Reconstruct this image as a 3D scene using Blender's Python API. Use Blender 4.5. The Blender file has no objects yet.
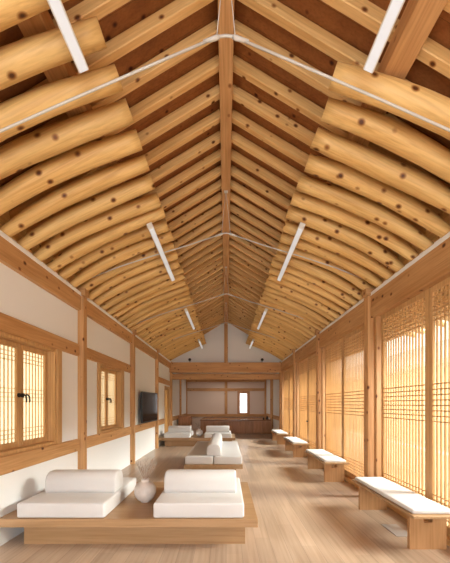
import bpy, bmesh, math, random
from mathutils import Vector, Matrix
random.seed(7)
S = bpy.context.scene
C = S.collection
FPX = 320.0          # focal length in pixels of the 450 x 563 frame
EYE = 1.5

# ------------------------------------------------------------------ camera
cam = bpy.data.cameras.new('camera'); camo = bpy.data.objects.new('camera', cam); C.objects.link(camo)
camo.location = (0, 0, EYE); camo.rotation_euler = (math.pi/2, 0, 0)
cam.sensor_fit = 'VERTICAL'; cam.sensor_height = 36; cam.lens = FPX/563*36
cam.shift_x = -1.0/563; cam.shift_y = 122.5/563; cam.clip_start = 0.05; cam.clip_end = 200
S.camera = camo

# ------------------------------------------------------------------ world, sun, exposure
SKY = 2.0
SUN = 31.0
w = bpy.data.worlds.new('sky'); S.world = w; w.use_nodes = True
nt = w.node_tree; nt.nodes.clear()
wo = nt.nodes.new('ShaderNodeOutputWorld'); bg = nt.nodes.new('ShaderNodeBackground')
tc = nt.nodes.new('ShaderNodeTexCoord'); sp = nt.nodes.new('ShaderNodeSeparateXYZ')
rp = nt.nodes.new('ShaderNodeValToRGB')
nt.links.new(tc.outputs['Generated'], sp.inputs[0]); nt.links.new(sp.outputs['Z'], rp.inputs[0])
e = rp.color_ramp.elements
e[0].position = 0.0; e[0].color = (0.95, 0.93, 0.90, 1); e[1].position = 0.8; e[1].color = (0.74, 0.84, 1.0, 1)
nt.links.new(rp.outputs[0], bg.inputs[0]); bg.inputs[1].default_value = SKY
nt.links.new(bg.outputs[0], wo.inputs[0])
sl = bpy.data.lights.new('sun', 'SUN'); sl.energy = SUN; sl.angle = math.radians(30); sl.color = (.84, 0.93, 1.0)
so = bpy.data.objects.new('sun', sl); C.objects.link(so)
so.rotation_euler = Vector((1.0, -0.12, 0.50)).to_track_quat('Z', 'Y').to_euler()
S.view_settings.view_transform = 'Standard'; S.view_settings.look = 'None'
S.view_settings.gamma = 1; S.view_settings.use_curve_mapping = False
S.view_settings.exposure = 0.66

def portal(loc, rot, sx, sy):
    l = bpy.data.lights.new('daylight_portal', 'AREA'); l.shape = 'RECTANGLE'; l.size = sx; l.size_y = sy
    l.energy = 1; l.cycles.is_portal = True
    o = bpy.data.objects.new('daylight_portal', l); o.location = loc; o.rotation_euler = rot; C.objects.link(o)
ra = bpy.data.lights.new('rear_window_daylight', 'AREA'); ra.shape = 'RECTANGLE'; ra.size = 4.0; ra.size_y = 2.4; ra.energy = 140; ra.color = (.88, .95, 1)  # fill light added behind the camera to brighten the room
rao = bpy.data.objects.new('rear_window_daylight', ra); C.objects.link(rao); rao.location = (0, -3.5, 1.75); rao.rotation_euler = (math.radians(90), 0, 0)
portal((2.62, 5.2, 1.5), (0, math.radians(90), 0), 2.9, 16.6)
portal((-2.62, 1.5, 1.55), (0, math.radians(-90), 0), 1.3, 12.0)

# ------------------------------------------------------------------ materials
MATS = {}
def mat_base(name):
    m = bpy.data.materials.new(name); m.use_nodes = True
    n = m.node_tree; b = n.nodes['Principled BSDF']
    return m, n, b
def plain(name, col, rough=0.5, metal=0.0, bump=0.0, bscale=60, spec=0.5, var=0.0):
    if name in MATS: return MATS[name]
    m, n, b = mat_base(name)
    b.inputs['Base Color'].default_value = (*col, 1); b.inputs['Roughness'].default_value = rough
    b.inputs['Metallic'].default_value = metal; b.inputs['Specular IOR Level'].default_value = spec
    if bump or var:
        t = n.nodes.new('ShaderNodeTexCoord'); ns = n.nodes.new('ShaderNodeTexNoise')
        ns.inputs['Scale'].default_value = bscale; ns.inputs['Detail'].default_value = 4
        n.links.new(t.outputs['Object'], ns.inputs['Vector'])
        if bump:
            bp = n.nodes.new('ShaderNodeBump'); bp.inputs['Strength'].default_value = bump; bp.inputs['Distance'].default_value = 0.004
            n.links.new(ns.outputs[0], bp.inputs['Height']); n.links.new(bp.outputs[0], b.inputs['Normal'])
        if var:
            r = n.nodes.new('ShaderNodeValToRGB'); n.links.new(ns.outputs[0], r.inputs[0])
            r.color_ramp.elements[0].color = (*[c*(1-var) for c in col], 1); r.color_ramp.elements[1].color = (*[min(1, c*(1+var)) for c in col], 1)
            r.color_ramp.elements[0].position = .3; r.color_ramp.elements[1].position = .7
            n.links.new(r.outputs[0], b.inputs['Base Color'])
    MATS[name] = m; return m

def wood(name, light, dark, axis=0, knots=True, rough=0.55, kscale=6.0, krad=0.14, grain=9.0, planks=None, spec=0.35):
    """pine: streaks along one local axis, spherical knots, a random offset for every object"""
    if name in MATS: return MATS[name]
    m, n, b = mat_base(name); N = n.nodes; L = n.links
    t = N.new('ShaderNodeTexCoord'); oi = N.new('ShaderNodeObjectInfo')
    mul = N.new('ShaderNodeVectorMath'); mul.operation = 'SCALE'; mul.inputs[0].default_value = (37.1, 53.7, 71.3)
    L.new(oi.outputs['Random'], mul.inputs['Scale'])
    add = N.new('ShaderNodeVectorMath'); add.operation = 'ADD'
    L.new(t.outputs['Object'], add.inputs[0]); L.new(mul.outputs[0], add.inputs[1])
    vec = add.outputs[0]
    # distort the streaks a little round everything
    mp = N.new('ShaderNodeMapping'); sc = [grain]*3; sc[axis] = grain*0.07; mp.inputs['Scale'].default_value = sc
    L.new(vec, mp.inputs['Vector'])
    ns = N.new('ShaderNodeTexNoise'); ns.inputs['Scale'].default_value = 1.0; ns.inputs['Detail'].default_value = 5; ns.inputs['Roughness'].default_value = .6
    ns.inputs['Distortion'].default_value = 0.8
    L.new(mp.outputs[0], ns.inputs['Vector'])
    r = N.new('ShaderNodeValToRGB'); L.new(ns.outputs[0], r.inputs[0])
    r.color_ramp.elements[0].position = .34; r.color_ramp.elements[0].color = (*dark, 1)
    r.color_ramp.elements[1].position = .62; r.color_ramp.elements[1].color = (*light, 1)
    col = r.outputs[0]
    # fine lines
    mp2 = N.new('ShaderNodeMapping'); sc = [grain*7]*3; sc[axis] = grain*0.25; mp2.inputs['Scale'].default_value = sc
    L.new(vec, mp2.inputs['Vector'])
    n2 = N.new('ShaderNodeTexNoise'); n2.inputs['Scale'].default_value = 1.0; n2.inputs['Detail'].default_value = 2
    L.new(mp2.outputs[0], n2.inputs['Vector'])
    r2 = N.new('ShaderNodeValToRGB'); L.new(n2.outputs[0], r2.inputs[0])
    r2.color_ramp.elements[0].position = .3; r2.color_ramp.elements[0].color = (.78, .74, .68, 1)
    r2.color_ramp.elements[1].position = .6; r2.color_ramp.elements[1].color = (1, 1, 1, 1)
    mx = N.new('ShaderNodeMix'); mx.data_type = 'RGBA'; mx.blend_type = 'MULTIPLY'; mx.inputs[0].default_value = .8
    L.new(col, mx.inputs[6]); L.new(r2.outputs[0], mx.inputs[7]); col = mx.outputs[2]
    if planks:
        # board joints across one axis: (axis index, width)
        sx = N.new('ShaderNodeSeparateXYZ'); L.new(t.outputs['Object'], sx.inputs[0])
        dv = N.new('ShaderNodeMath'); dv.operation = 'DIVIDE'; L.new(sx.outputs[planks[0]], dv.inputs[0]); dv.inputs[1].default_value = planks[1]
        fl = N.new('ShaderNodeMath'); fl.operation = 'FLOOR'; L.new(dv.outputs[0], fl.inputs[0])
        fr = N.new('ShaderNodeMath'); fr.operation = 'FRACT'; L.new(dv.outputs[0], fr.inputs[0])
        row = fl.outputs[0]
        if len(planks) > 2:
            # boards of finite length, staggered row by row
            m1 = N.new('ShaderNodeMath'); m1.operation = 'MULTIPLY'; L.new(row, m1.inputs[0]); m1.inputs[1].default_value = .377
            d2 = N.new('ShaderNodeMath'); d2.operation = 'DIVIDE'; L.new(sx.outputs[axis], d2.inputs[0]); d2.inputs[1].default_value = planks[2]
            a2 = N.new('ShaderNodeMath'); a2.operation = 'ADD'; L.new(d2.outputs[0], a2.inputs[0]); L.new(m1.outputs[0], a2.inputs[1])
            f2 = N.new('ShaderNodeMath'); f2.operation = 'FLOOR'; L.new(a2.outputs[0], f2.inputs[0])
            m3 = N.new('ShaderNodeMath'); m3.operation = 'MULTIPLY_ADD'; L.new(f2.outputs[0], m3.inputs[0]); m3.inputs[1].default_value = 13.7; L.new(row, m3.inputs[2])
            row = m3.outputs[0]
        wn = N.new('ShaderNodeTexWhiteNoise'); wn.noise_dimensions = '1D'; L.new(row, wn.inputs['W'])
        r3 = N.new('ShaderNodeMapRange'); L.new(wn.outputs['Value'], r3.inputs[0]); r3.inputs[3].default_value = .84; r3.inputs[4].default_value = 1.06
        jt = N.new('ShaderNodeMath'); jt.operation = 'LESS_THAN'; L.new(fr.outputs[0], jt.inputs[0]); jt.inputs[1].default_value = .004/planks[1]
        jm = N.new('ShaderNodeMath'); jm.operation = 'MULTIPLY_ADD'; L.new(jt.outputs[0], jm.inputs[0]); jm.inputs[1].default_value = -.35; L.new(r3.outputs[0], jm.inputs[2])
        vs = N.new('ShaderNodeVectorMath'); vs.operation = 'SCALE'; L.new(col, vs.inputs[0]); L.new(jm.outputs[0], vs.inputs['Scale']); col = vs.outputs[0]
    if knots:
        mk = N.new('ShaderNodeMapping'); sc = [1.0]*3; sc[axis] = 0.75; mk.inputs['Scale'].default_value = sc
        L.new(vec, mk.inputs['Vector'])
        vo = N.new('ShaderNodeTexVoronoi'); vo.inputs['Scale'].default_value = kscale
        L.new(mk.outputs[0], vo.inputs['Vector'])
        rk = N.new('ShaderNodeValToRGB'); L.new(vo.outputs['Distance'], rk.inputs[0])
        rk.color_ramp.elements[0].position = krad*.45; rk.color_ramp.elements[0].color = (.13, .06, .03, 1)
        rk.color_ramp.elements[1].position = krad*1.25; rk.color_ramp.elements[1].color = (1, 1, 1, 1)
        k2 = rk.color_ramp.elements.new(krad*.75); k2.color = (.42, .26, .15, 1)
        mz = N.new('ShaderNodeMix'); mz.data_type = 'RGBA'; mz.blend_type = 'MULTIPLY'; mz.inputs[0].default_value = 1
        L.new(col, mz.inputs[6]); L.new(rk.outputs[0], mz.inputs[7]); col = mz.outputs[2]
    # object to object variation
    mr = N.new('ShaderNodeMapRange'); L.new(oi.outputs['Random'], mr.inputs[0]); mr.inputs[3].default_value = .90; mr.inputs[4].default_value = 1.06
    vs = N.new('ShaderNodeVectorMath'); vs.operation = 'SCALE'; L.new(col, vs.inputs[0]); L.new(mr.outputs[0], vs.inputs['Scale'])
    L.new(vs.outputs[0], b.inputs['Base Color'])
    b.inputs['Roughness'].default_value = rough; b.inputs['Specular IOR Level'].default_value = spec
    MATS[name] = m; return m

LOG   = wood('pine_log', (.82, .535, .21), (.66, .375, .12), 0, kscale=6.8, krad=.17, rough=.5)
RAFT  = wood('pine_rafter', (.82, .52, .22), (.68, .38, .13), 0, kscale=7.5, krad=.15)
BEAM  = wood('pine_beam', (.66, .37, .16), (.52, .26, .095), 0, kscale=6, krad=.14)
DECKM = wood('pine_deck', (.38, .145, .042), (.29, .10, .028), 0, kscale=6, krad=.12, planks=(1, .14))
JOIN  = wood('joinery_wood', (.68, .40, .17), (.56, .31, .12), 0, knots=False, rough=.45)
JOINZ = wood('joinery_wood_upright', (.68, .40, .17), (.56, .31, .12), 2, knots=False, rough=.45)
OAK   = wood('oak_veneer', (.47, .285, .145), (.40, .235, .11), 0, knots=False, rough=.4, grain=7)
OAKY  = wood('oak_veneer_lengthwise', (.50, .32, .17), (.45, .27, .13), 1, knots=False, rough=.4, grain=7)
OAKZ  = wood('oak_veneer_upright', (.55, .31, .145), (.46, .25, .11), 2, knots=False, rough=.4, grain=7)
CAB   = wood('cabinet_wood', (.55, .27, .12), (.45, .20, .08), 2, knots=False, rough=.35)
FLOOR = wood('oak_floor', (.49, .36, .26), (.43, .31, .22), 1, knots=False, rough=.30, grain=4, planks=(0, .16, 1.6), spec=.5)
WHITE = plain('white_plaster', (.87, .86, .84), .85, bump=.15, bscale=40)
BEIGE = plain('beige_wallpaper', (.74, .60, .50), .85, bump=.1, bscale=30)
FABRIC = plain('off_white_linen', (.66, .64, .625), .9, bump=.5, bscale=350, var=.04)
PAD   = plain('cream_bench_fabric', (.70, .69, .685), .9, bump=.5, bscale=350, var=.04)
CERAM = plain('speckled_ceramic', (.66, .59, .54), .45, var=.12, bscale=14)
WHITEC = plain('white_ceramic', (.80, .76, .73), .4)
BLACK = plain('black_iron', (.03, .026, .022), .45, metal=.6)
TWIG  = plain('dry_twig', (.33, .22, .16), .8)
STEEL = plain('white_painted_steel', (.60, .57, .52), .4)
LAMPW = plain('lamp_housing_white', (.76, .73, .66), .45)
SCREEN = plain('glossy_black_screen', (.010, .012, .016), .10, spec=.35)
TVB   = plain('tv_black_plastic', (.03, .03, .032), .4)
DARKIN = plain('dark_stone_top', (.30, .15, .08), .12)
GRND  = plain('courtyard_gravel', (.40, .33, .25), .95, var=.15, bscale=8)
EXTW  = plain('pale_stucco', (.80, .76, .70), .9, var=.04, bscale=6)
WARMW = plain('ochre_clay_wall', (.46, .35, .22), .9, var=.08, bscale=3)
TILE  = plain('grey_roof_tile', (.30, .31, .33), .7, var=.2, bscale=5)
GREYP = plain('brushed_plate', (.52, .50, .48), .35, metal=.4)

def lens_mat():
    m, n, b = mat_base('lamp_diffuser')
    b.inputs['Base Color'].default_value = (.66, .70, .76, 1); b.inputs['Roughness'].default_value = .3
    b.inputs['Emission Color'].default_value = (.85, .92, 1, 1); b.inputs['Emission Strength'].default_value = LAMP
    return m
LAMP = 0.2
LENS = lens_mat()

def pane(name, col, clear, rough=.15, gl=.08, through=None):
    """paper or film backed glass: some light goes straight through, some is scattered, some reflects"""
    m = bpy.data.materials.new(name); m.use_nodes = True; n = m.node_tree; n.nodes.clear()
    o = n.nodes.new('ShaderNodeOutputMaterial'); tr = n.nodes.new('ShaderNodeBsdfTransparent'); tl = n.nodes.new('ShaderNodeBsdfTranslucent')
    df = n.nodes.new('ShaderNodeBsdfDiffuse'); df.inputs[0].default_value = (*col, 1)
    tl.inputs[0].default_value = (*col, 1); tr.inputs[0].default_value = (*(through or col), 1)
    g = n.nodes.new('ShaderNodeBsdfGlossy'); g.inputs['Roughness'].default_value = rough; g.inputs[0].default_value = (1, 1, 1, 1)
    md = n.nodes.new('ShaderNodeMixShader'); md.inputs[0].default_value = .25
    n.links.new(tl.outputs[0], md.inputs[1]); n.links.new(df.outputs[0], md.inputs[2])
    m1 = n.nodes.new('ShaderNodeMixShader'); m1.inputs[0].default_value = clear
    n.links.new(md.outputs[0], m1.inputs[1]); n.links.new(tr.outputs[0], m1.inputs[2])
    m2 = n.nodes.new('ShaderNodeMixShader'); m2.inputs[0].default_value = gl
    n.links.new(m1.outputs[0], m2.inputs[1]); n.links.new(g.outputs[0], m2.inputs[2]); n.links.new(m2.outputs[0], o.inputs[0])
    return m
DOORGLASS = pane('sheer_door_glass', (.80, .62, .37), .86, through=(.87, .84, .78))
PAPER = pane('mulberry_paper', (.93, .86, .67), .12)
CLEAR = pane('clear_window_glass', (.96, .97, .98), .94, gl=.05)

# ------------------------------------------------------------------ geometry helpers
def bx(bm, x0, x1, y0, y1, z0, z1, bev=0.0, seg=2):
    r = bmesh.ops.create_cube(bm, size=1)
    vs = r['verts']
    for v in vs:
        v.co = Vector(((x0+x1)/2+v.co.x*(x1-x0), (y0+y1)/2+v.co.y*(y1-y0), (z0+z1)/2+v.co.z*(z1-z0)))
    if bev:
        es = list({e for v in vs for e in v.link_edges})
        bmesh.ops.bevel(bm, geom=es, offset=bev, segments=seg, profile=.5, affect='EDGES')
    return bm
def box(*a, **k):
    return bx(bmesh.new(), *a, **k)
def tube(bm, pts, r, n=8, cap=True):
    """round bar along a list of points, r a number or one radius per point"""
    pts = [Vector(p) for p in pts]; rs = r if isinstance(r, (list, tuple)) else [r]*len(pts)
    rings = []; up = None
    for i, p in enumerate(pts):
        d = (pts[min(i+1, len(pts)-1)]-pts[max(i-1, 0)]).normalized()
        if up is None:
            up = Vector((0, 0, 1)) if abs(d.z) < .9 else Vector((1, 0, 0))
        s = d.cross(up).normalized(); up = s.cross(d).normalized()
        rings.append([bm.verts.new(p+rs[i]*(math.cos(2*math.pi*k/n)*s+math.sin(2*math.pi*k/n)*up)) for k in range(n)])
    for a, b in zip(rings, rings[1:]):
        for k in range(n):
            f = bm.faces.new((a[k], a[(k+1) % n], b[(k+1) % n], b[k])); f.smooth = True
    if cap:
        bm.faces.new(rings[0][::-1]); bm.faces.new(rings[-1])
    bmesh.ops.recalc_face_normals(bm, faces=bm.faces[:])
    return bm
def lathe(bm, prof, n=32, c=(0, 0, 0)):
    rings = [[bm.verts.new((c[0]+r*math.cos(2*math.pi*k/n), c[1]+r*math.sin(2*math.pi*k/n), c[2]+z)) for k in range(n)] for r, z in prof]
    for a, b in zip(rings, rings[1:]):
        for k in range(n):
            f = bm.faces.new((a[k], a[(k+1) % n], b[(k+1) % n], b[k])); f.smooth = True
    bm.faces.new(rings[0][::-1])
    bmesh.ops.recalc_face_normals(bm, faces=bm.faces[:])
    return bm
def prism(bm, poly, x0, x1, axis=0):
    """polygon in the two other axes pushed along one axis"""
    def P(u, v, t):
        return {0: (t, u, v), 1: (u, t, v), 2: (u, v, t)}[axis]
    a = [bm.verts.new(P(u, v, x0)) for u, v in poly]; b = [bm.verts.new(P(u, v, x1)) for u, v in poly]
    bm.faces.new(a[::-1]); bm.faces.new(b)
    n = len(poly)
    for k in range(n): bm.faces.new((a[k], a[(k+1) % n], b[(k+1) % n], b[k]))
    bmesh.ops.recalc_face_normals(bm, faces=bm.faces[:])
    return bm
def tag(o, label=None, cat=None, group=None, kind=None):
    if label: o['label'] = label
    if cat: o['category'] = cat
    if group: o['group'] = group
    if kind: o['kind'] = kind
    return o
def obj(name, bm, m, parent=None, loc=None, smooth=False):
    me = bpy.data.meshes.new(name); bm.to_mesh(me); bm.free()
    me.materials.append(m)
    if smooth:
        for p in me.polygons: p.use_smooth = True
    o = bpy.data.objects.new(name, me); C.objects.link(o)
    if parent is not None: o.parent = parent
    if loc is not None: o.location = loc
    return o
def empty(name, loc, label=None, cat=None, group=None, kind=None, rz=0):
    o = bpy.data.objects.new(name, None); C.objects.link(o); o.location = loc; o.rotation_euler = (0, 0, rz)
    o.empty_display_size = .1
    return tag(o, label, cat, group, kind)
def kids(o): return [c for c in bpy.data.objects if c.parent == o]
def copy_tree(o, parent=None):
    ch = kids(o)
    c = o.copy(); C.objects.link(c)
    if parent is not None: c.parent = parent
    for k in ch: copy_tree(k, c)
    return c
def timber(name, p0, p1, wd, ht, m, parent=None, bev=.006, roll_up=(0, 0, 1)):
    """square timber from p0 to p1 (centres of the ends), grain along it"""
    p0 = Vector(p0); p1 = Vector(p1); d = p1-p0; L = d.length; x = d.normalized()
    up = Vector(roll_up)
    if abs(x.dot(up)) > .98: up = Vector((0, 1, 0))
    y = up.cross(x).normalized(); z = x.cross(y)
    bm = box(0, L, -wd/2, wd/2, -ht/2, ht/2, bev=bev, seg=1)
    o = obj(name, bm, m, parent)
    M = Matrix((x, y, z)).transposed().to_4x4(); M.translation = p0
    o.matrix_local = M
    return o
ONES = ['', 'first', 'second', 'third', 'fourth', 'fifth', 'sixth', 'seventh', 'eighth', 'ninth', 'tenth', 'eleventh', 'twelfth', 'thirteenth', 'fourteenth',
        'fifteenth', 'sixteenth', 'seventeenth', 'eighteenth', 'nineteenth']
def ordinal(n):
    if n < 20: return ONES[n]
    t = {2: 'twent', 3: 'thirt', 4: 'fort'}[n//10]
    return t+'ieth' if n % 10 == 0 else t+'y-'+ONES[n % 10]

# ------------------------------------------------------------------ the shell
WX = 2.38                                   # inner face of the side walls
BAYS = [-3.2, -0.4, 2.4, 5.2, 8.0, 10.8, 13.6, 16.4, 19.2]
YB, YG, YE = -3.2, 13.6, 19.2               # back wall behind the camera, gable, far end wall
def E(z): return EYE+z                      # height from the eye line

floor = obj('floor', box(-2.55, 2.55, YB-.15, YE+.15, -.12, 0), FLOOR); tag(floor, kind='structure')

# roof deck: two flat planked slopes on each side with a small step where rafters meet logs
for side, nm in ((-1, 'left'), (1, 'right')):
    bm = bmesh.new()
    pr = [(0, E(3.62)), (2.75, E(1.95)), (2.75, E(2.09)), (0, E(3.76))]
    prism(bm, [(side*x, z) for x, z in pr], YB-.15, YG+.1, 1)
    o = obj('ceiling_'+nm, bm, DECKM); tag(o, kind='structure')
o = obj('ceiling_far', box(-2.5, 2.5, YG+.08, YE+.15, 2.97, 3.1), BEIGE); tag(o, kind='structure')

def wall_with_holes(name, x0, x1, y0, y1, z0, z1, holes, m):
    """wall along Y with rectangular holes (ya, yb, za, zb), sorted along y"""
    bm = bmesh.new(); y = y0
    for ya, yb, za, zb in holes:
        if ya > y: bx(bm, x0, x1, y, ya, z0, z1)
        if za > z0: bx(bm, x0, x1, ya, yb, z0, za)
        if zb < z1: bx(bm, x0, x1, ya, yb, zb, z1)
        y = yb
    bx(bm, x0, x1, y, y1, z0, z1)
    o = obj(name, bm, m); tag(o, kind='structure'); return o
WINY = [(-2.39, -1.13), (.41, 1.67), (3.21, 4.47), (6.01, 7.27)]
LD = (12.35, 13.35)
wall_with_holes('wall_left', -WX-.15, -WX, YB, YE, 0, 3.24, [(a, b, .945, 2.265) for a, b in WINY]+[(LD[0], LD[1], 0, 2.2)], WHITE)
wall_with_holes('wall_right', WX+.02, WX+.17, YB, YE, 0, 3.24, [(YB+.1, YG-.1, 0, 2.88)], WHITE)
bm = prism(bmesh.new(), [(-2.6, 2.9), (2.6, 2.9), (2.6, 3.3), (0, 5.3), (-2.6, 3.3)], YB-.15, YB, 1)
bx(bm, -2.6, -2.0, YB-.15, YB, 0, 2.9); bx(bm, 2.0, 2.6, YB-.15, YB, 0, 2.9); bx(bm, -2.0, 2.0, YB-.15, YB, 0, .6)  # wide opening added in the unseen rear wall for the fill light
o = obj('wall_back', bm, WHITE); tag(o, kind='structure')
# far wall with a small window
WBX = (.80, 1.30, .93, 2.17)
bm = bmesh.new()
bx(bm, -2.5, WBX[0], YE, YE+.15, 0, 3.1); bx(bm, WBX[1], 2.5, YE, YE+.15, 0, 3.1)
bx(bm, WBX[0], WBX[1], YE, YE+.15, 0, WBX[2]); bx(bm, WBX[0], WBX[1], YE, YE+.15, WBX[3], 3.1)
o = obj('wall_far', bm, BEIGE); tag(o, kind='structure')
# white gable above the tie beam
o = obj('wall_gable', prism(bmesh.new(), [(-2.5, 3.1), (2.5, 3.1), (2.5, 3.43), (2.5, E(2.12)), (0, E(3.64)), (-2.5, E(2.12)), (-2.5, 3.43)], YG, YG+.1, 1), WHITE); tag(o, kind='structure')

# eave plates, plaster strip above them
trimn = [0]
def trim(p0, p1, wd, ht, m=BEAM, bev=.006):
    trimn[0] += 1
    o = timber('trim_%d' % trimn[0], p0, p1, wd, ht, m, bev=bev); tag(o, kind='structure'); return o
for s in (-1, 1):
    for a, b in zip(BAYS, BAYS[1:]):
        if a >= YG: continue
        a2, b2 = a+.09, b-.09
        if s < 0:
            trim((s*(WX-.0), a2, E(1.62)), (s*(WX-.0), b2, E(1.62)), .12, .25)
        else:
            trim((s*(WX+.0), a2, E(1.55)), (s*(WX+.0), b2, E(1.55)), .14, .36)
    bm = bmesh.new()
    # rough plaster packed between the log tails
    bx(bm, min(s*2.40, s*2.55), max(s*2.40, s*2.55), YB, YG, 3.22, E(1.86))
    bx(bm, min(s*2.315, s*2.42), max(s*2.315, s*2.42), YB, YG, E(1.73), E(1.79), bev=.01)
    o = obj('trim_plaster_%s' % ('left' if s < 0 else 'right'), bm, WHITE)
    trimn[0] += 1; o.name = 'trim_%d' % trimn[0]; tag(o, kind='structure')
    trim((s*2.475, YB, E(2.0)), (s*2.475, YG, E(2.0)), .15, .28, RAFT)
# rails on the left wall
for a, b in zip(BAYS, BAYS[1:]):
    a2, b2 = a+.09, b-.09
    if a not in (8.0, 13.6, 16.4): trim((-WX-.005, a2, 2.36), (-WX-.005, b2, 2.36), .09, .19)
    if b == YG: b2 = LD[0]-.1
    trim((-WX-.005, a2, .85), (-WX-.005, b2, .85), .10, .19)
# right side of the far bays: rails too
for a, b in ((13.6, 16.4), (16.4, 19.2)):
    trim((WX+.02, a+.09, .85), (WX+.02, b-.09, .85), .05, .19)
# far wall framing
trim((-WX, YE-.01, 2.36), (WX, YE-.01, 2.36), .10, .17)
trim((-WX, YE-.01, .82), (WX, YE-.01, .82), .10, .16)
trim((-WX, YE-.01, 2.90), (WX, YE-.01, 2.90), .12, .16)
trim((0, YE-.02, .90), (0, YE-.02, 2.28), .17, .14)
trim((0, YE-.02, 2.45), (0, YE-.02, 2.83), .17, .14)
# low sill under the right hand doors
for a, b in zip(BAYS, BAYS[1:]):
    if a >= YG: continue
    trim((WX+.05, a+.09, .035), (WX+.05, b-.09, .035), .17, .07, JOIN)

# ------------------------------------------------------------------ posts
pnum = {-1: 0, 1: 0}
NEARPOST = {-1: 'beside the left wall windows', 1: 'between the lattice doors'}
WHERE = {(-1, 5.2): 'square pine post on the left wall between the two shuttered windows',
         (-1, 8.0): 'square pine post on the left wall between the far shuttered window and the television',
         (-1, 10.8): 'square pine post on the left wall just beyond the television',
         (-1, 13.6): 'square pine post on the left wall carrying the left end of the gable tie beam',
         (-1, 16.4): 'slim pine post on the left wall of the dim recess beyond the tie beam',
         (-1, 19.2): 'dark corner post at the left end of the far beige wall',
         (1, 5.2): 'tall square pine post on the window side, behind the nearest bench, largest of its row',
         (1, 8.0): 'square pine post on the window side just beyond the second bench',
         (1, 10.8): 'square pine post on the window side just beyond the third bench',
         (1, 13.6): 'square pine post on the window side carrying the right end of the gable tie beam',
         (1, 16.4): 'pine post at the right end of the raised cabinet front',
         (1, 19.2): 'dark corner post at the right end of the far beige wall'}
for s in (-1, 1):
    for y in BAYS[2:]:
        inner = 2.31 if s < 0 else 2.28
        outer = 2.44
        top = 3.235 if y < 13 else (3.30 if y < 14 else 2.97)
        if y > 19: yy = y-.06
        else: yy = y
        e = empty('wooden_post', (s*(inner+outer)/2, yy, 0), WHERE.get((s, y), 'square pine post nearest the camera on the %s side' % ('left' if s < 0 else 'right')), 'post', 'square posts along the side walls')
        o = timber('shaft', (0, 0, 0), (0, 0, top), .18 if y < 19 else .12, outer-inner, BEAM, e, bev=.008)
        if y < 13:
            bm = bmesh.new(); bx(bm, -.12, .06, -.085, .085, 3.24, 3.36, bev=.01)
            if s < 0:
                for v in bm.verts: v.co.x *= -1
                bmesh.ops.reverse_faces(bm, faces=bm.faces[:])
            obj('head_block', bm, BEAM, e)

# ------------------------------------------------------------------ gable tie beams and king post
def single(o, label, cat, group=None): return tag(o, label, cat, group)
single(timber('tie_beam', (-2.5, YG-.09, 3.04), (2.5, YG-.09, 3.04), .16, .42, BEAM), 'thick pine tie beam across the foot of the white gable', 'beam')
single(timber('tie_beam', (-2.5, YG+.42, 2.69), (2.5, YG+.42, 2.69), .18, .24, BEAM), 'lower darker pine beam set just behind the thick tie beam', 'beam')
single(timber('king_post', (0, YG-.05, 3.25), (0, YG-.05, E(3.35)), .15, .1, BEAM), 'upright pine post in the middle of the white gable', 'post')
single(timber('ridge_beam', (0, YB, E(3.47)), (0, YG, E(3.47)), .14, .20, BEAM), 'long pine ridge beam running down the centre of the ceiling', 'beam')
for s, nm in ((-1, 'left'), (1, 'right')):
    single(timber('purlin', (s*1.31, YB, E(2.62)), (s*1.31, YG, E(2.62)), .19, .14, BEAM), 'pine purlin resting on the round logs of the %s slope' % nm, 'beam')

# ------------------------------------------------------------------ rafters
def log_mesh(s, seed):
    rnd = random.Random(seed)
    X0, X1 = .85+rnd.uniform(-.02, .02), 2.50
    und = [(.85, 2.50), (1.3, 2.315), (1.8, 2.09), (2.1, 1.93), (2.38, 1.765), (2.5, 1.69)]
    def U(x):
        for (a, za), (b, zb) in zip(und, und[1:]):
            if x <= b: return za+(zb-za)*(x-a)/(b-a)
        return und[-1][1]
    rr = rnd.uniform(.080, .092); bow = rnd.uniform(-.01, .045); sw = rnd.uniform(-.03, .03); ph = rnd.uniform(0, 6)
    pts = []; rad = []; n = 16
    for i in range(n+1):
        t = i/n; x = X0+(X1-X0)*t
        r = rr*(.92+.16*math.sin(math.pi*min(1, t*1.1)))
        if t > .72: r *= 1-.34*((t-.72)/.28)**1.1
        r *= 1+.02*math.sin(9*t+ph)
        z = U(x)+r*1.12+bow*math.sin(math.pi*t)
        y = sw*math.sin(math.pi*t*1.4+ph)
        pts.append((x-X0, y, z-U(X0)-rr*1.12)); rad.append(r)
    ang = math.atan2(pts[-1][2], pts[-1][0])
    M = Matrix.Rotation(ang, 4, 'Y')       # bring the chord on to local X
    bm = bmesh.new(); tube(bm, [M @ Vector(p) for p in pts], rad, n=20)
    if s < 0: pass
    return bm, X0, U(X0)+rr*1.12, ang
sides = {-1: 'left', 1: 'right'}
for s in (-1, 1):
    k0 = -1 if s < 0 else 1
    cnt = 0
    for k in range(k0, 38):
        cnt += 1
        y = 2.23+.3*k + random.uniform(-.012, .012)
        bm, X0, Z0, ang = log_mesh(s, 1000+k*3+s)
        o = obj('log_rafter', bm, LOG)
        if s > 0: o.rotation_euler = (0, -ang, 0)
        else: o.rotation_euler = (0, -ang, math.pi)
        # local X runs outwards; for the left side the object is turned half round
        o.location = (s*X0, y, E(Z0))
        where = 'nearest the camera' if cnt == 1 else ('against the far gable' if k == 37 else '%s counted from the camera' % ordinal(cnt))
        tag(o, 'round knotty pine log on the %s ceiling slope, %s' % (sides[s], where), 'rafter', 'round log rafters of the %s slope' % sides[s])
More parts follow.
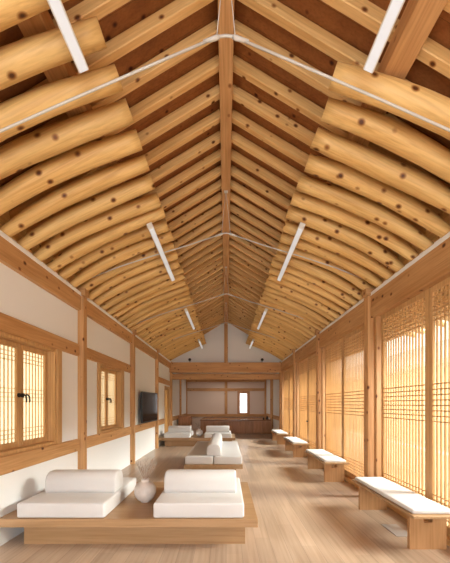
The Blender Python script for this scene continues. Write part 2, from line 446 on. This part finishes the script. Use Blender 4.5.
for s in (-1, 1):
    cnt = 0
    for k in range(-1, 38):
        cnt += 1
        y = 2.23+.3*k+.16
        o = timber('upper_rafter', (s*.06, y, E(3.515)), (s*2.42, y, E(2.078)), .075, .10, RAFT)
        where = 'nearest the camera' if cnt == 1 else ('against the far gable' if k == 37 else '%s counted from the camera' % ordinal(cnt))
        tag(o, 'squared pine rafter rising to the ridge on the %s side, %s' % (sides[s], where), 'rafter', 'squared upper rafters of the %s slope' % sides[s])

# ------------------------------------------------------------------ tie rods
LBL = ['white steel tie rod crossing the ceiling nearest the camera', 'white steel tie rod across the ceiling, second from the camera',
       'white steel tie rod across the ceiling, third from the camera', 'white steel tie rod close to the far gable']
for i, y in enumerate((2.4, 5.2, 8.0, 10.8)):
    if i: y -= .12
    e = empty('tie_rod', (0, y, E(2.7 if i else 2.75)), LBL[i], 'tie rod', 'tie rods under the roof')
    for s in (-1, 1):
        bm = bmesh.new(); pts = [(s*.10, 0, -.012), (s*.6, 0, -.225), (s*1.2, 0, -.485), (s*1.75, 0, -.73), (s*2.30, 0, -.965)]
        if i: pts = [(s*.10, 0, -.012), (s*.6, 0, -.18), (s*1.2, 0, -.36), (s*1.75, 0, -.54), (s*2.30, 0, -.76)]
        tube(bm, pts, .0095, 8); obj('rod', bm, STEEL, e)
        bm = bmesh.new(); tube(bm, [(s*.05, 0, .004), (s*.075, 0, -.004), (s*.17, 0, -.034)], [.013, .017, .012], 10)
        obj('turnbuckle', bm, STEEL, e)
        tube_bm = tube(bmesh.new(), [(s*.07, 0, .0), (s*.035, 0, .35), (0, 0, .68)], .004, 6)
        obj('hanger', tube_bm, STEEL, e)
    bm = tube(bmesh.new(), [(-.10, 0, -.012), (-.05, 0, .006), (0, 0, .012), (.05, 0, .006), (.10, 0, -.012)], .010, 8)
    obj('saddle', bm, STEEL, e)
    obj('ridge_plate', box(-.03, .03, -.03, .03, .665, .678), STEEL, e)

# ------------------------------------------------------------------ linear lamps
def lamp(s, y0, y1, label):
    e = empty('linear_lamp', (s*1.02, (y0+y1)/2, E(2.39)), label, 'light', 'white linear lamps under the logs')
    h = (y1-y0)/2
    tilt = s*math.radians(24)
    bm = box(-.038, .038, -h, h, -.085, 0, bev=.006)
    a = obj('housing', bm, LAMPW, e); a.rotation_euler = (0, tilt, 0)
    bm = box(-.030, .030, -h+.01, h-.01, -.094, -.084, bev=.004); d = obj('diffuser', bm, LENS, e); d.rotation_euler = (0, tilt, 0)
    for yy in (-h*.7, h*.7):
        bm = box(-.012, .012, yy-.02, yy+.02, -.005, .05); c = obj('bracket', bm, LAMPW, e); c.rotation_euler = (0, tilt, 0)
for s, nm in ((-1, 'left'), (1, 'right')):
    for i, (a, b) in enumerate(((.45, 2.23), (4.22, 6.0), (8.0, 9.9), (11.8, 13.3))):
        lamp(s, a, b, ['white linear lamp at the top of the picture on the %s slope', 'white linear lamp halfway down the %s slope, the second from the camera',
                       'white linear lamp on the %s slope, third from the camera', 'short looking white linear lamp nearest the gable on the %s slope'][i] % nm)

# ------------------------------------------------------------------ left wall windows
def lattice(bm, u0, u1, z0, z1, nv, hz, t, d, X):
    """bars in the plane x = X; u along y"""
    for i in range(nv):
        y = u0+(u1-u0)*(i+1)/(nv+1)
        bx(bm, X-d/2, X+d/2, y-t/2, y+t/2, z0, z1)
    for z in hz: bx(bm, X-d/2-.001, X+d/2+.001, u0, u1, z-t/2, z+t/2)
    return bm
def ring_frame(bm, y0, y1, z0, z1, sw, x0, x1, bot=None, bev=.004):
    bot = bot or sw
    bx(bm, x0, x1, y0, y0+sw, z0, z1, bev=bev, seg=1); bx(bm, x0, x1, y1-sw, y1, z0, z1, bev=bev, seg=1)
    bx(bm, x0, x1, y0+sw, y1-sw, z0, z0+bot, bev=bev, seg=1); bx(bm, x0, x1, y0+sw, y1-sw, z1-sw, z1, bev=bev, seg=1)
    return bm
def make_window(n, yc):
    e = empty('window_%d' % n, (-WX, yc, .945), kind='structure')
    w2 = .63; H = 1.32
    obj('window_frame', ring_frame(bmesh.new(), -w2, w2, 0, H, .04, -.15, .012), JOINZ, e)
    obj('window_casing', bx(bx(bmesh.new(), -.02, .035, w2+.002, w2+.11, 0, H, bev=.004, seg=1), -.02, .035, -w2-.11, -w2-.002, 0, H, bev=.004, seg=1), JOINZ, e)
    for k in (0, 1):
        a, b = (-w2+.042, -.002) if k == 0 else (.002, w2-.042)
        s = obj('sash', ring_frame(bmesh.new(), a, b, .042, H-.042, .065, -.125, -.09), JOINZ, e)
        g0, g1 = a+.065, b-.065; z0, z1 = .107, H-.107
        hz = [z0+.05, z0+.10, z0+.15]+[.66+(j-1.5)*.05 for j in range(4)]+[z1-.05, z1-.10, z1-.15]
        obj('lattice', lattice(bmesh.new(), g0, g1, z0, z1, 6, hz, .0065, .012, -.102), JOINZ, s)
        obj('paper_pane', box(-.116, -.113, g0, g1, z0, z1), PAPER, s)
        yy = b-.03 if k == 0 else a+.03; X = -.09; z = .66
        bm = bmesh.new(); tube(bm, [(X, yy, z), (X+.016, yy, z)], .026, 12); tube(bm, [(X+.014, yy, z), (X+.045, yy, z)], .009, 8)
        tube(bm, [(X+.045, yy, z), (X+.05, yy+.03, z+.008), (X+.05, yy+.065, z-.012), (X+.05, yy+.078, z-.06), (X+.05, yy+.07, z-.085)], [.010, .010, .010, .009, .007], 8)
        obj('handle', bm, BLACK, s)
    return e
for n, (a, b) in enumerate(WINY):
    make_window(n+1, (a+b)/2)

# far small window
e = empty('window_5', ((WBX[0]+WBX[1])/2, YE, WBX[2]), kind='structure')
hw = (WBX[1]-WBX[0])/2; hh = WBX[3]-WBX[2]
def framex(bm, x0, x1, z0, z1, sw, y0, y1):
    bx(bm, x0, x0+sw, y0, y1, z0, z1); bx(bm, x1-sw, x1, y0, y1, z0, z1); bx(bm, x0+sw, x1-sw, y0, y1, z0, z0+sw); bx(bm, x0+sw, x1-sw, y0, y1, z1-sw, z1); return bm
obj('window_frame', framex(bmesh.new(), -hw-.12, hw+.12, -.10, hh+.10, .12, -.05, .02), CAB, e)
obj('sash', framex(bmesh.new(), -hw, hw, 0, hh, .04, .02, .07), CAB, e)
bm = bmesh.new()
for z in (.12, .19, .55, .62, .69, 1.05, 1.12): bx(bm, -hw+.04, hw-.04, .03, .045, z-.006, z+.006)
for x in (-.1, 0, .1): bx(bm, x-.006, x+.006, .032, .043, .04, hh-.04)
obj('lattice', bm, CAB, e)
obj('glass', box(-hw+.04, hw-.04, .05, .054, .04, hh-.04), CLEAR, e)

# ------------------------------------------------------------------ lattice doors along the right
def door_proto(n, wd=1.16, ht=2.80):
    e = empty('door_%d' % n, (0, 0, 0), kind='structure')
    sw = .07
    obj('door_frame', ring_frame(bmesh.new(), 0, wd, 0, ht, sw, -.02, .02, bot=.10), JOINZ, e)
    z0, z1 = .10, ht-sw
    hz = [z1-.055*(j+1) for j in range(6)]+[1.66-.062*j for j in range(8)]+[z0+.055*(j+1) for j in range(5)]
    obj('lattice', lattice(bmesh.new(), sw, wd-sw, z0, z1, 14, hz, .012, .018, -.008), JOINZ, e)
    obj('glass', box(.004, .009, sw, wd-sw, z0, z1), DOORGLASS, e)
    return e
DX = 2.425
dn = 1
proto = None
jn = 0
for a, b in zip(BAYS, BAYS[1:]):
    if a >= YG: continue
    # jambs on both sides of the pair, header above
    for (y0, y1) in ((a+.09, a+.24), (b-.24, b-.09)):
        trim((2.42, (y0+y1)/2, .07), (2.42, (y0+y1)/2, 2.87), .15, .085, BEAM)
    for y0 in (a+.24, a+1.40):
        if proto is None:
            d = proto = door_proto(dn)
        else:
            d = copy_tree(proto); d.name = 'door_%d' % dn
        d.location = (DX, y0, .072)
        if a == 8.0:
            yy = 1.125 if y0 < a+1 else .035
            obj('handle', tube(bmesh.new(), [(-.020, yy, .92), (-.052, yy, .92), (-.058, yy, .92)], [.012, .022, .018], 12), BLACK, d)
        dn += 1
# door handles on the far pair
# left hand lattice door in the fourth bay
e = empty('door_%d' % dn, (-WX, LD[0], 0), kind='structure')
Wd = LD[1]-LD[0]
obj('door_casing', bx(bx(bx(bmesh.new(), -.1, .03, 0, .06, 0, 2.2), -.1, .03, Wd-.06, Wd, 0, 2.2), -.1, .03, .06, Wd-.06, 2.13, 2.2), JOINZ, e)
lf = obj('door_leaf', ring_frame(bmesh.new(), .062, Wd-.062, .01, 2.125, .07, -.08, -.045, bot=.3), JOINZ, e)
obj('lattice', lattice(bmesh.new(), .132, Wd-.132, .31, 2.055, 8, [.4, .46, .52, 1.1, 1.16, 1.22, 1.28, 1.86, 1.92, 1.98], .009, .014, -.055), JOINZ, lf)
obj('paper_pane', box(-.070, -.066, .132, Wd-.132, .31, 2.055), PAPER, lf)

# ------------------------------------------------------------------ sofas
def slab_platform(label, loc, rz=0, lx=2.70, ly=1.58):
    e = empty('sofa_platform', loc, label, 'platform', 'low oak sofa platforms', rz=rz)
    return e
def soft_box(x, y, z, r=.022):
    bm = bmesh.new(); bx(bm, -x/2, x/2, -y/2, y/2, 0, z, bev=r, seg=4)
    return bm
def seat_cushion(label, c, x, y, group='thick linen seat cushions'):
    bm = soft_box(x, y, .155)
    # shallow crown on the top face
    bmesh.ops.subdivide_edges(bm, edges=[e for e in bm.edges if e.calc_length() > .3], cuts=6, use_grid_fill=True)
    for v in bm.verts:
        if v.co.z > .14:
            v.co.z += .010*max(0, 1-(2*v.co.x/x)**4)*max(0, 1-(2*v.co.y/y)**4)
    o = obj('seat_cushion', bm, FABRIC, None, c, smooth=True)
    # welt along the lower front seam
    bm = bmesh.new()
    a, b = x/2-.004, y/2-.004
    tube(bm, [(-a, -b+.02, .012), (-a+.02, -b, .012), (a-.02, -b, .012), (a, -b+.02, .012), (a, b-.02, .012), (a-.02, b, .012), (-a+.02, b, .012), (-a, b-.02, .012), (-a, -b+.02, .012)], .005, 6, cap=False)
    obj('piping', bm, FABRIC, o)
    return tag(o, label, 'cushion', group)
def bolster(label, c, length, wd=.29, ht=.235, along='x'):
    # rounded back profile in the cross plane
    prof = []
    R = .11
    h = wd/2
    prof += [(-h, .0), (-h-.005, .05), (-h, ht-R)]
    for i in range(1, 9):
        a = math.pi-(math.pi/2)*i/8; prof.append((-h+R+R*math.cos(a), ht-R+R*math.sin(a)))
    for i in range(0, 9):
        a = math.pi/2-(math.pi/2)*i/8; prof.append((h-R+R*math.cos(a), ht-R+R*math.sin(a)))
    prof += [(h+.005, .05), (h, .0)]
    bm = bmesh.new(); prism(bm, prof, -length/2, length/2, 0 if along == 'x' else 1)
    ends = [e for e in bm.edges if abs((e.verts[0].co-e.verts[1].co)[0 if along == 'x' else 1]) < 1e-6]
    bmesh.ops.bevel(bm, geom=ends, offset=.022, segments=3, profile=.5, affect='EDGES')
    o = obj('bolster_cushion', bm, FABRIC, None, c, smooth=True)
    return tag(o, label, 'cushion', 'rounded linen bolster cushions')
ZT = .31                                     # top of the platforms
def cross_sofa(y0, words, vlabel):
    """platform against the left wall: two cushions with bolsters and a vase between them"""
    e = empty('sofa_platform', (-1.015, y0+.79, 0), words[0], 'platform', 'low oak sofa platforms')
    obj('top_slab', box(-1.355, 1.345, -.79, .79, ZT-.085, ZT, bev=.004, seg=1), OAK, e)
    obj('base', box(-1.15, 1.22, -.66, .66, 0, ZT-.085), OAK, e)
    seat_cushion(words[1], (-1.725, y0+.03+.60, ZT), .92, 1.20)
    seat_cushion(words[2], (-.285, y0+.03+.60, ZT), .95, 1.20)
    bolster(words[3], (-1.69, y0+.55, ZT+.158), .82)
    bolster(words[4], (-.30, y0+.55, ZT+.158), .84)
    make_vase((-.985, y0+.60, ZT), vlabel)
vase_src = [None]
def make_vase(loc, label):
    if vase_src[0] is not None:
        o = copy_tree(vase_src[0]); o.location = loc; o.rotation_euler = (0, 0, 1.9); tag(o, label, 'vase')
        bd = [c for c in kids(o) if c.name.startswith('vase_body')][0]; bd.data = bd.data.copy(); bd.data.materials[0] = WHITEC; return
    e = empty('moon_vase', loc, label, 'vase', 'round ceramic vases on the sofa platforms'); vase_src[0] = e
    prof = [(.052, 0), (.056, .012), (.088, .032), (.116, .068), (.130, .115), (.130, .155), (.117, .195), (.092, .225), (.060, .243), (.048, .250), (.047, .268), (.056, .278), (.052, .280), (.041, .268), (.041, .235), (.03, .15), (.005, .10)]
    obj('vase_body', lathe(bmesh.new(), prof, 40), CERAM, e)
    rnd = random.Random(5)
    for i in range(9):
        a = rnd.uniform(0, 6.28); sp = rnd.uniform(.04, .15); h = rnd.uniform(.40, .52)
        bm = bmesh.new(); c, s_ = math.cos(a), math.sin(a)
        tube(bm, [(0, 0, .16), (c*.02, s_*.02, .28), (c*sp*.55, s_*sp*.55, .28+(h-.28)*.5), (c*sp, s_*sp, h)], [.0035, .003, .0025, .0018], 5)
        for j in range(3):
            t = .45+.18*j; b = a+rnd.uniform(-1.5, 1.5)
            p = Vector((c*sp*t, s_*sp*t, .28+(h-.28)*t))
            tube(bm, [p, p+Vector((math.cos(b)*.02, math.sin(b)*.02, .035)), p+Vector((math.cos(b)*.035, math.sin(b)*.035, .06))], [.002, .0018, .0014], 4)
        obj('twig', bm, TWIG, e)
cross_sofa(3.30, ['wide low oak platform nearest the camera carrying two white cushions and a vase',
                  'thick white seat cushion on the nearest platform, beside the left wall',
                  'thick white seat cushion on the nearest platform, right of the vase',
                  'rounded white bolster on the nearest platform, beside the left wall',
                  'rounded white bolster on the nearest platform, right of the vase'],
           'round beige ceramic vase with dry twigs on the nearest platform')
cross_sofa(11.2, ['low oak platform farthest from the camera, standing before the dim recess',
                  'thick white seat cushion on the farthest platform, beside the left wall',
                  'thick white seat cushion on the farthest platform, right of the small vase',
                  'rounded white bolster on the farthest platform, beside the left wall',
                  'rounded white bolster on the farthest platform, right of the small vase'],
           'round pale ceramic vase on the farthest platform')
# the lengthwise double sofa in the middle of the room
e = empty('sofa_platform', (-.245, 7.62, 0), 'long low oak platform in the middle of the room, turned lengthwise', 'platform', 'low oak sofa platforms')
obj('top_slab', box(-.575, .575, -1.35, 1.35, ZT-.085, ZT, bev=.004, seg=1), OAKY, e)
obj('base', box(-.45, .45, -1.20, 1.20, 0, ZT-.085), OAKY, e)
seat_cushion('long white seat cushion on the left half of the middle sofa', (-.245-.2825, 7.60, ZT), .555, 2.60)
seat_cushion('long white seat cushion on the right half of the middle sofa', (-.245+.2825, 7.60, ZT), .555, 2.60)
bolster('long white bolster lying lengthwise down the centre of the middle sofa', (-.245, 7.60, ZT+.158), 2.45, along='y', wd=.28)

# ------------------------------------------------------------------ benches
def make_bench():
    e = empty('bench', (0, 0, 0), 'x', 'bench', 'low oak benches along the lattice doors')
    obj('seat_board', box(-.24, .23, -.16, 1.40, .370, .395, bev=.003, seg=1), OAKY, e)
    for y in (0, 1.23):
        bm = bmesh.new()
        bx(bm, -.19, -.045, y, y+.045, 0, .370); bx(bm, .045, .19, y, y+.045, 0, .370); bx(bm, -.045, .045, y, y+.045, 0, .275)
        bx(bm, -.045, .045, y, y+.045, .352, .370)
        obj('leg', bm, OAKZ, e)
    obj('stretcher', box(-.043, .043, .11, 1.17, .277, .369, bev=.003, seg=1), OAKY, e)
    bm = bx(bmesh.new(), -.215, .185, -.10, 1.36, .396, .442, bev=.016, seg=3)
    tag(obj('seat_pad', bm, PAD, e, smooth=True), 'white padded cushion')
    return e
BL = ['oak bench with a white pad nearest the camera, under the large lattice doors', 'oak bench with a white pad, second from the camera on the right',
      'oak bench with a white pad, third from the camera on the right', 'farthest oak bench with a white pad, close to the dim recess']
bench = make_bench()
for i in range(4):
    b_ = bench if i == 0 else copy_tree(bench)
    b_.location = (2.085, 3.30+2.85*i, 0); tag(b_, BL[i])

# ------------------------------------------------------------------ television
e = empty('television', (-2.20, 9.32, 1.41), 'black flat television on the left wall between two posts', 'television')
rz = math.radians(-97.5)+math.pi
tvr = (0, 0, math.radians(-4))
TW, TH = 1.45, .86
def rot(o): o.rotation_euler = tvr; return o
rot(obj('tv_body', box(-.05, 0, -TW/2, TW/2, -TH/2, TH/2, bev=.008), TVB, e))
rot(obj('screen', box(.001, .004, -TW/2+.02, TW/2-.02, -TH/2+.035, TH/2-.02), SCREEN, e))
obj('wall_bracket', bx(bx(bmesh.new(), -.18, -.165, -.2, .2, -.2, .2), -.17, -.04, -.05, .05, -.08, .08), TVB, e)

# ------------------------------------------------------------------ raised cabinet front and far recess
e = empty('raised_cabinet', (.9, 16.1, 0), 'long low wooden cabinet front with flat doors across the far recess', 'cabinet')
x0, x1 = -1.29-.9, 2.27-.9
obj('carcass', box(x0, x1, .03, 3.02, 0, .66), CAB, e)
tp = obj('worktop', box(x0-.02, x1, -.03, 3.02, .661, .71, bev=.004, seg=1), DARKIN, e); tag(tp, 'dark glossy top')
nd = 8; wd = (x1-x0)/nd
for i in range(nd):
    d = obj('door', box(x0+i*wd+.008, x0+(i+1)*wd-.008, 0, .025, .06, .63, bev=.003, seg=1), CAB, e)
e = empty('side_cabinet', (-2.02, 15.6, 0), 'small square wooden cabinet against the left wall of the far recess', 'cabinet')
obj('carcass', box(-.31, .31, 0, .6, 0, .90, bev=.004, seg=1), CAB, e)
obj('door', box(-.28, .28, -.022, -.001, .05, .86, bev=.003, seg=1), CAB, e)
# objects on the worktop
for i, (x, y, r, h, lb) in enumerate(((2.12, 16.5, .055, .17, 'small dark jar at the right end of the far worktop'), (1.95, 16.6, .04, .10, 'smaller dark jar left of the jar on the far worktop'))):
    o = obj('jar', lathe(bmesh.new(), [(r*.7, 0), (r, .02), (r, h*.6), (r*.5, h*.85), (r*.55, h), (r*.3, h)], 20), BLACK, None, (x, y, .711)); tag(o, lb, 'jar', 'jars on the far worktop')

# spotlights on the tie beam
for x, nm in ((-1.52, 'left'), (1.52, 'right')):
    e = empty('spotlight', (x, YG-.10, 3.252), 'small black spotlight on the tie beam, %s of the king post' % nm, 'spotlight', 'spotlights on the tie beam')
    obj('bracket', tube(bmesh.new(), [(0, 0, 0), (0, 0, .08)], .012, 8), BLACK, e)
    obj('lamp_head', tube(bmesh.new(), [(0, .05, .14), (0, -.08, .11), (0, -.10, .105)], [.045, .062, .06], 16), BLACK, e)

# little things
tag(obj('floor_outlet', box(1.93, 2.12, 3.62, 3.98, 0, .006, bev=.002, seg=1), GREYP), 'flat grey metal outlet cover in the floor under the nearest bench', 'outlet')
e = empty('wall_outlet', (-WX, 14.6, .55), 'small dark switch plate low on the left wall of the recess', 'switch')
obj('plate', box(.0, .012, -.06, .06, -.09, .09, bev=.003, seg=1), GREYP, e)

# ------------------------------------------------------------------ courtyard outside the right hand doors
o = obj('courtyard_ground', box(2.56, 30, -20, 40, -.5, -.38), GRND); tag(o, kind='structure')
tag(obj('veranda_floor', box(2.58, 3.7, -3.2, 16.5, -.12, -.02), OAKY), 'narrow wooden veranda outside the lattice doors', 'veranda')
tag(obj('garden_wall', box(5.2, 5.5, -12, 34, -.38, .30, bev=.02), EXTW), 'low white garden wall seen dimly through the lattice doors', 'wall')
e = empty('neighbouring_house', (9.5, 8, -.38), 'pale tiled house across the courtyard behind the lattice doors', 'building')
obj('house_wall', box(0, 5, -16, 22, 0, 3.5), WARMW, e)
obj('roof', prism(bmesh.new(), [(-.9, 3.5), (6, 3.5), (6, 3.8), (2.5, 5.4), (-.9, 3.7)], -17, 23, 1), TILE, e)
for i in range(13):
    obj('post', box(-.06, .06, -16+i*3-.1, -16+i*3+.1, 0, 3.0), BEAM, e)

# unseen fill lamp added to brighten the far recess, hidden behind the tie beam
e = empty('ceiling_lamp', (0, 17.6, 2.97), 'flat ceiling lamp of the far recess, hidden behind the tie beam', 'light')
bm = bmesh.new(); bx(bm, -.82, -.78, -.4, .4, -.05, 0); bx(bm, .78, .82, -.4, .4, -.05, 0); bx(bm, -.78, .78, -.4, -.37, -.05, 0); bx(bm, -.78, .78, .37, .4, -.05, 0)
obj('lamp_tray', bm, JOIN, e)
la = bpy.data.lights.new('recess_lamp_light', 'AREA'); la.shape = 'RECTANGLE'; la.size = 1.5; la.size_y = .7; la.energy = 15; la.color = (1, .90, .80)
lo = bpy.data.objects.new('recess_lamp_light', la); C.objects.link(lo); lo.location = (0, 17.6, 2.955)

# the eaves over the veranda
bm = bmesh.new(); prism(bm, [(2.56, 3.46), (4.0, 3.04), (4.0, 3.18), (2.56, 3.60)], -3.3, 13.6, 1)
tag(obj('ceiling_eaves', bm, DECKM), kind='structure')
src = obj('eaves_log', tube(bmesh.new(), [(0, 0, 0), (.7, 0, -.21), (1.30, 0, -.385)], [.075, .07, .06], 12), LOG)
for k in range(0, 27):
    o = src if k == 0 else src.copy()
    if k: C.objects.link(o)
    o.location = (2.60, -1.2+.3*k*1.0+.0, 3.31)
    tag(o, 'round log end under the outside eaves, %s from the near end' % ('first' if k == 0 else ordinal(k+1)), 'rafter', 'eaves logs outside the lattice doors')
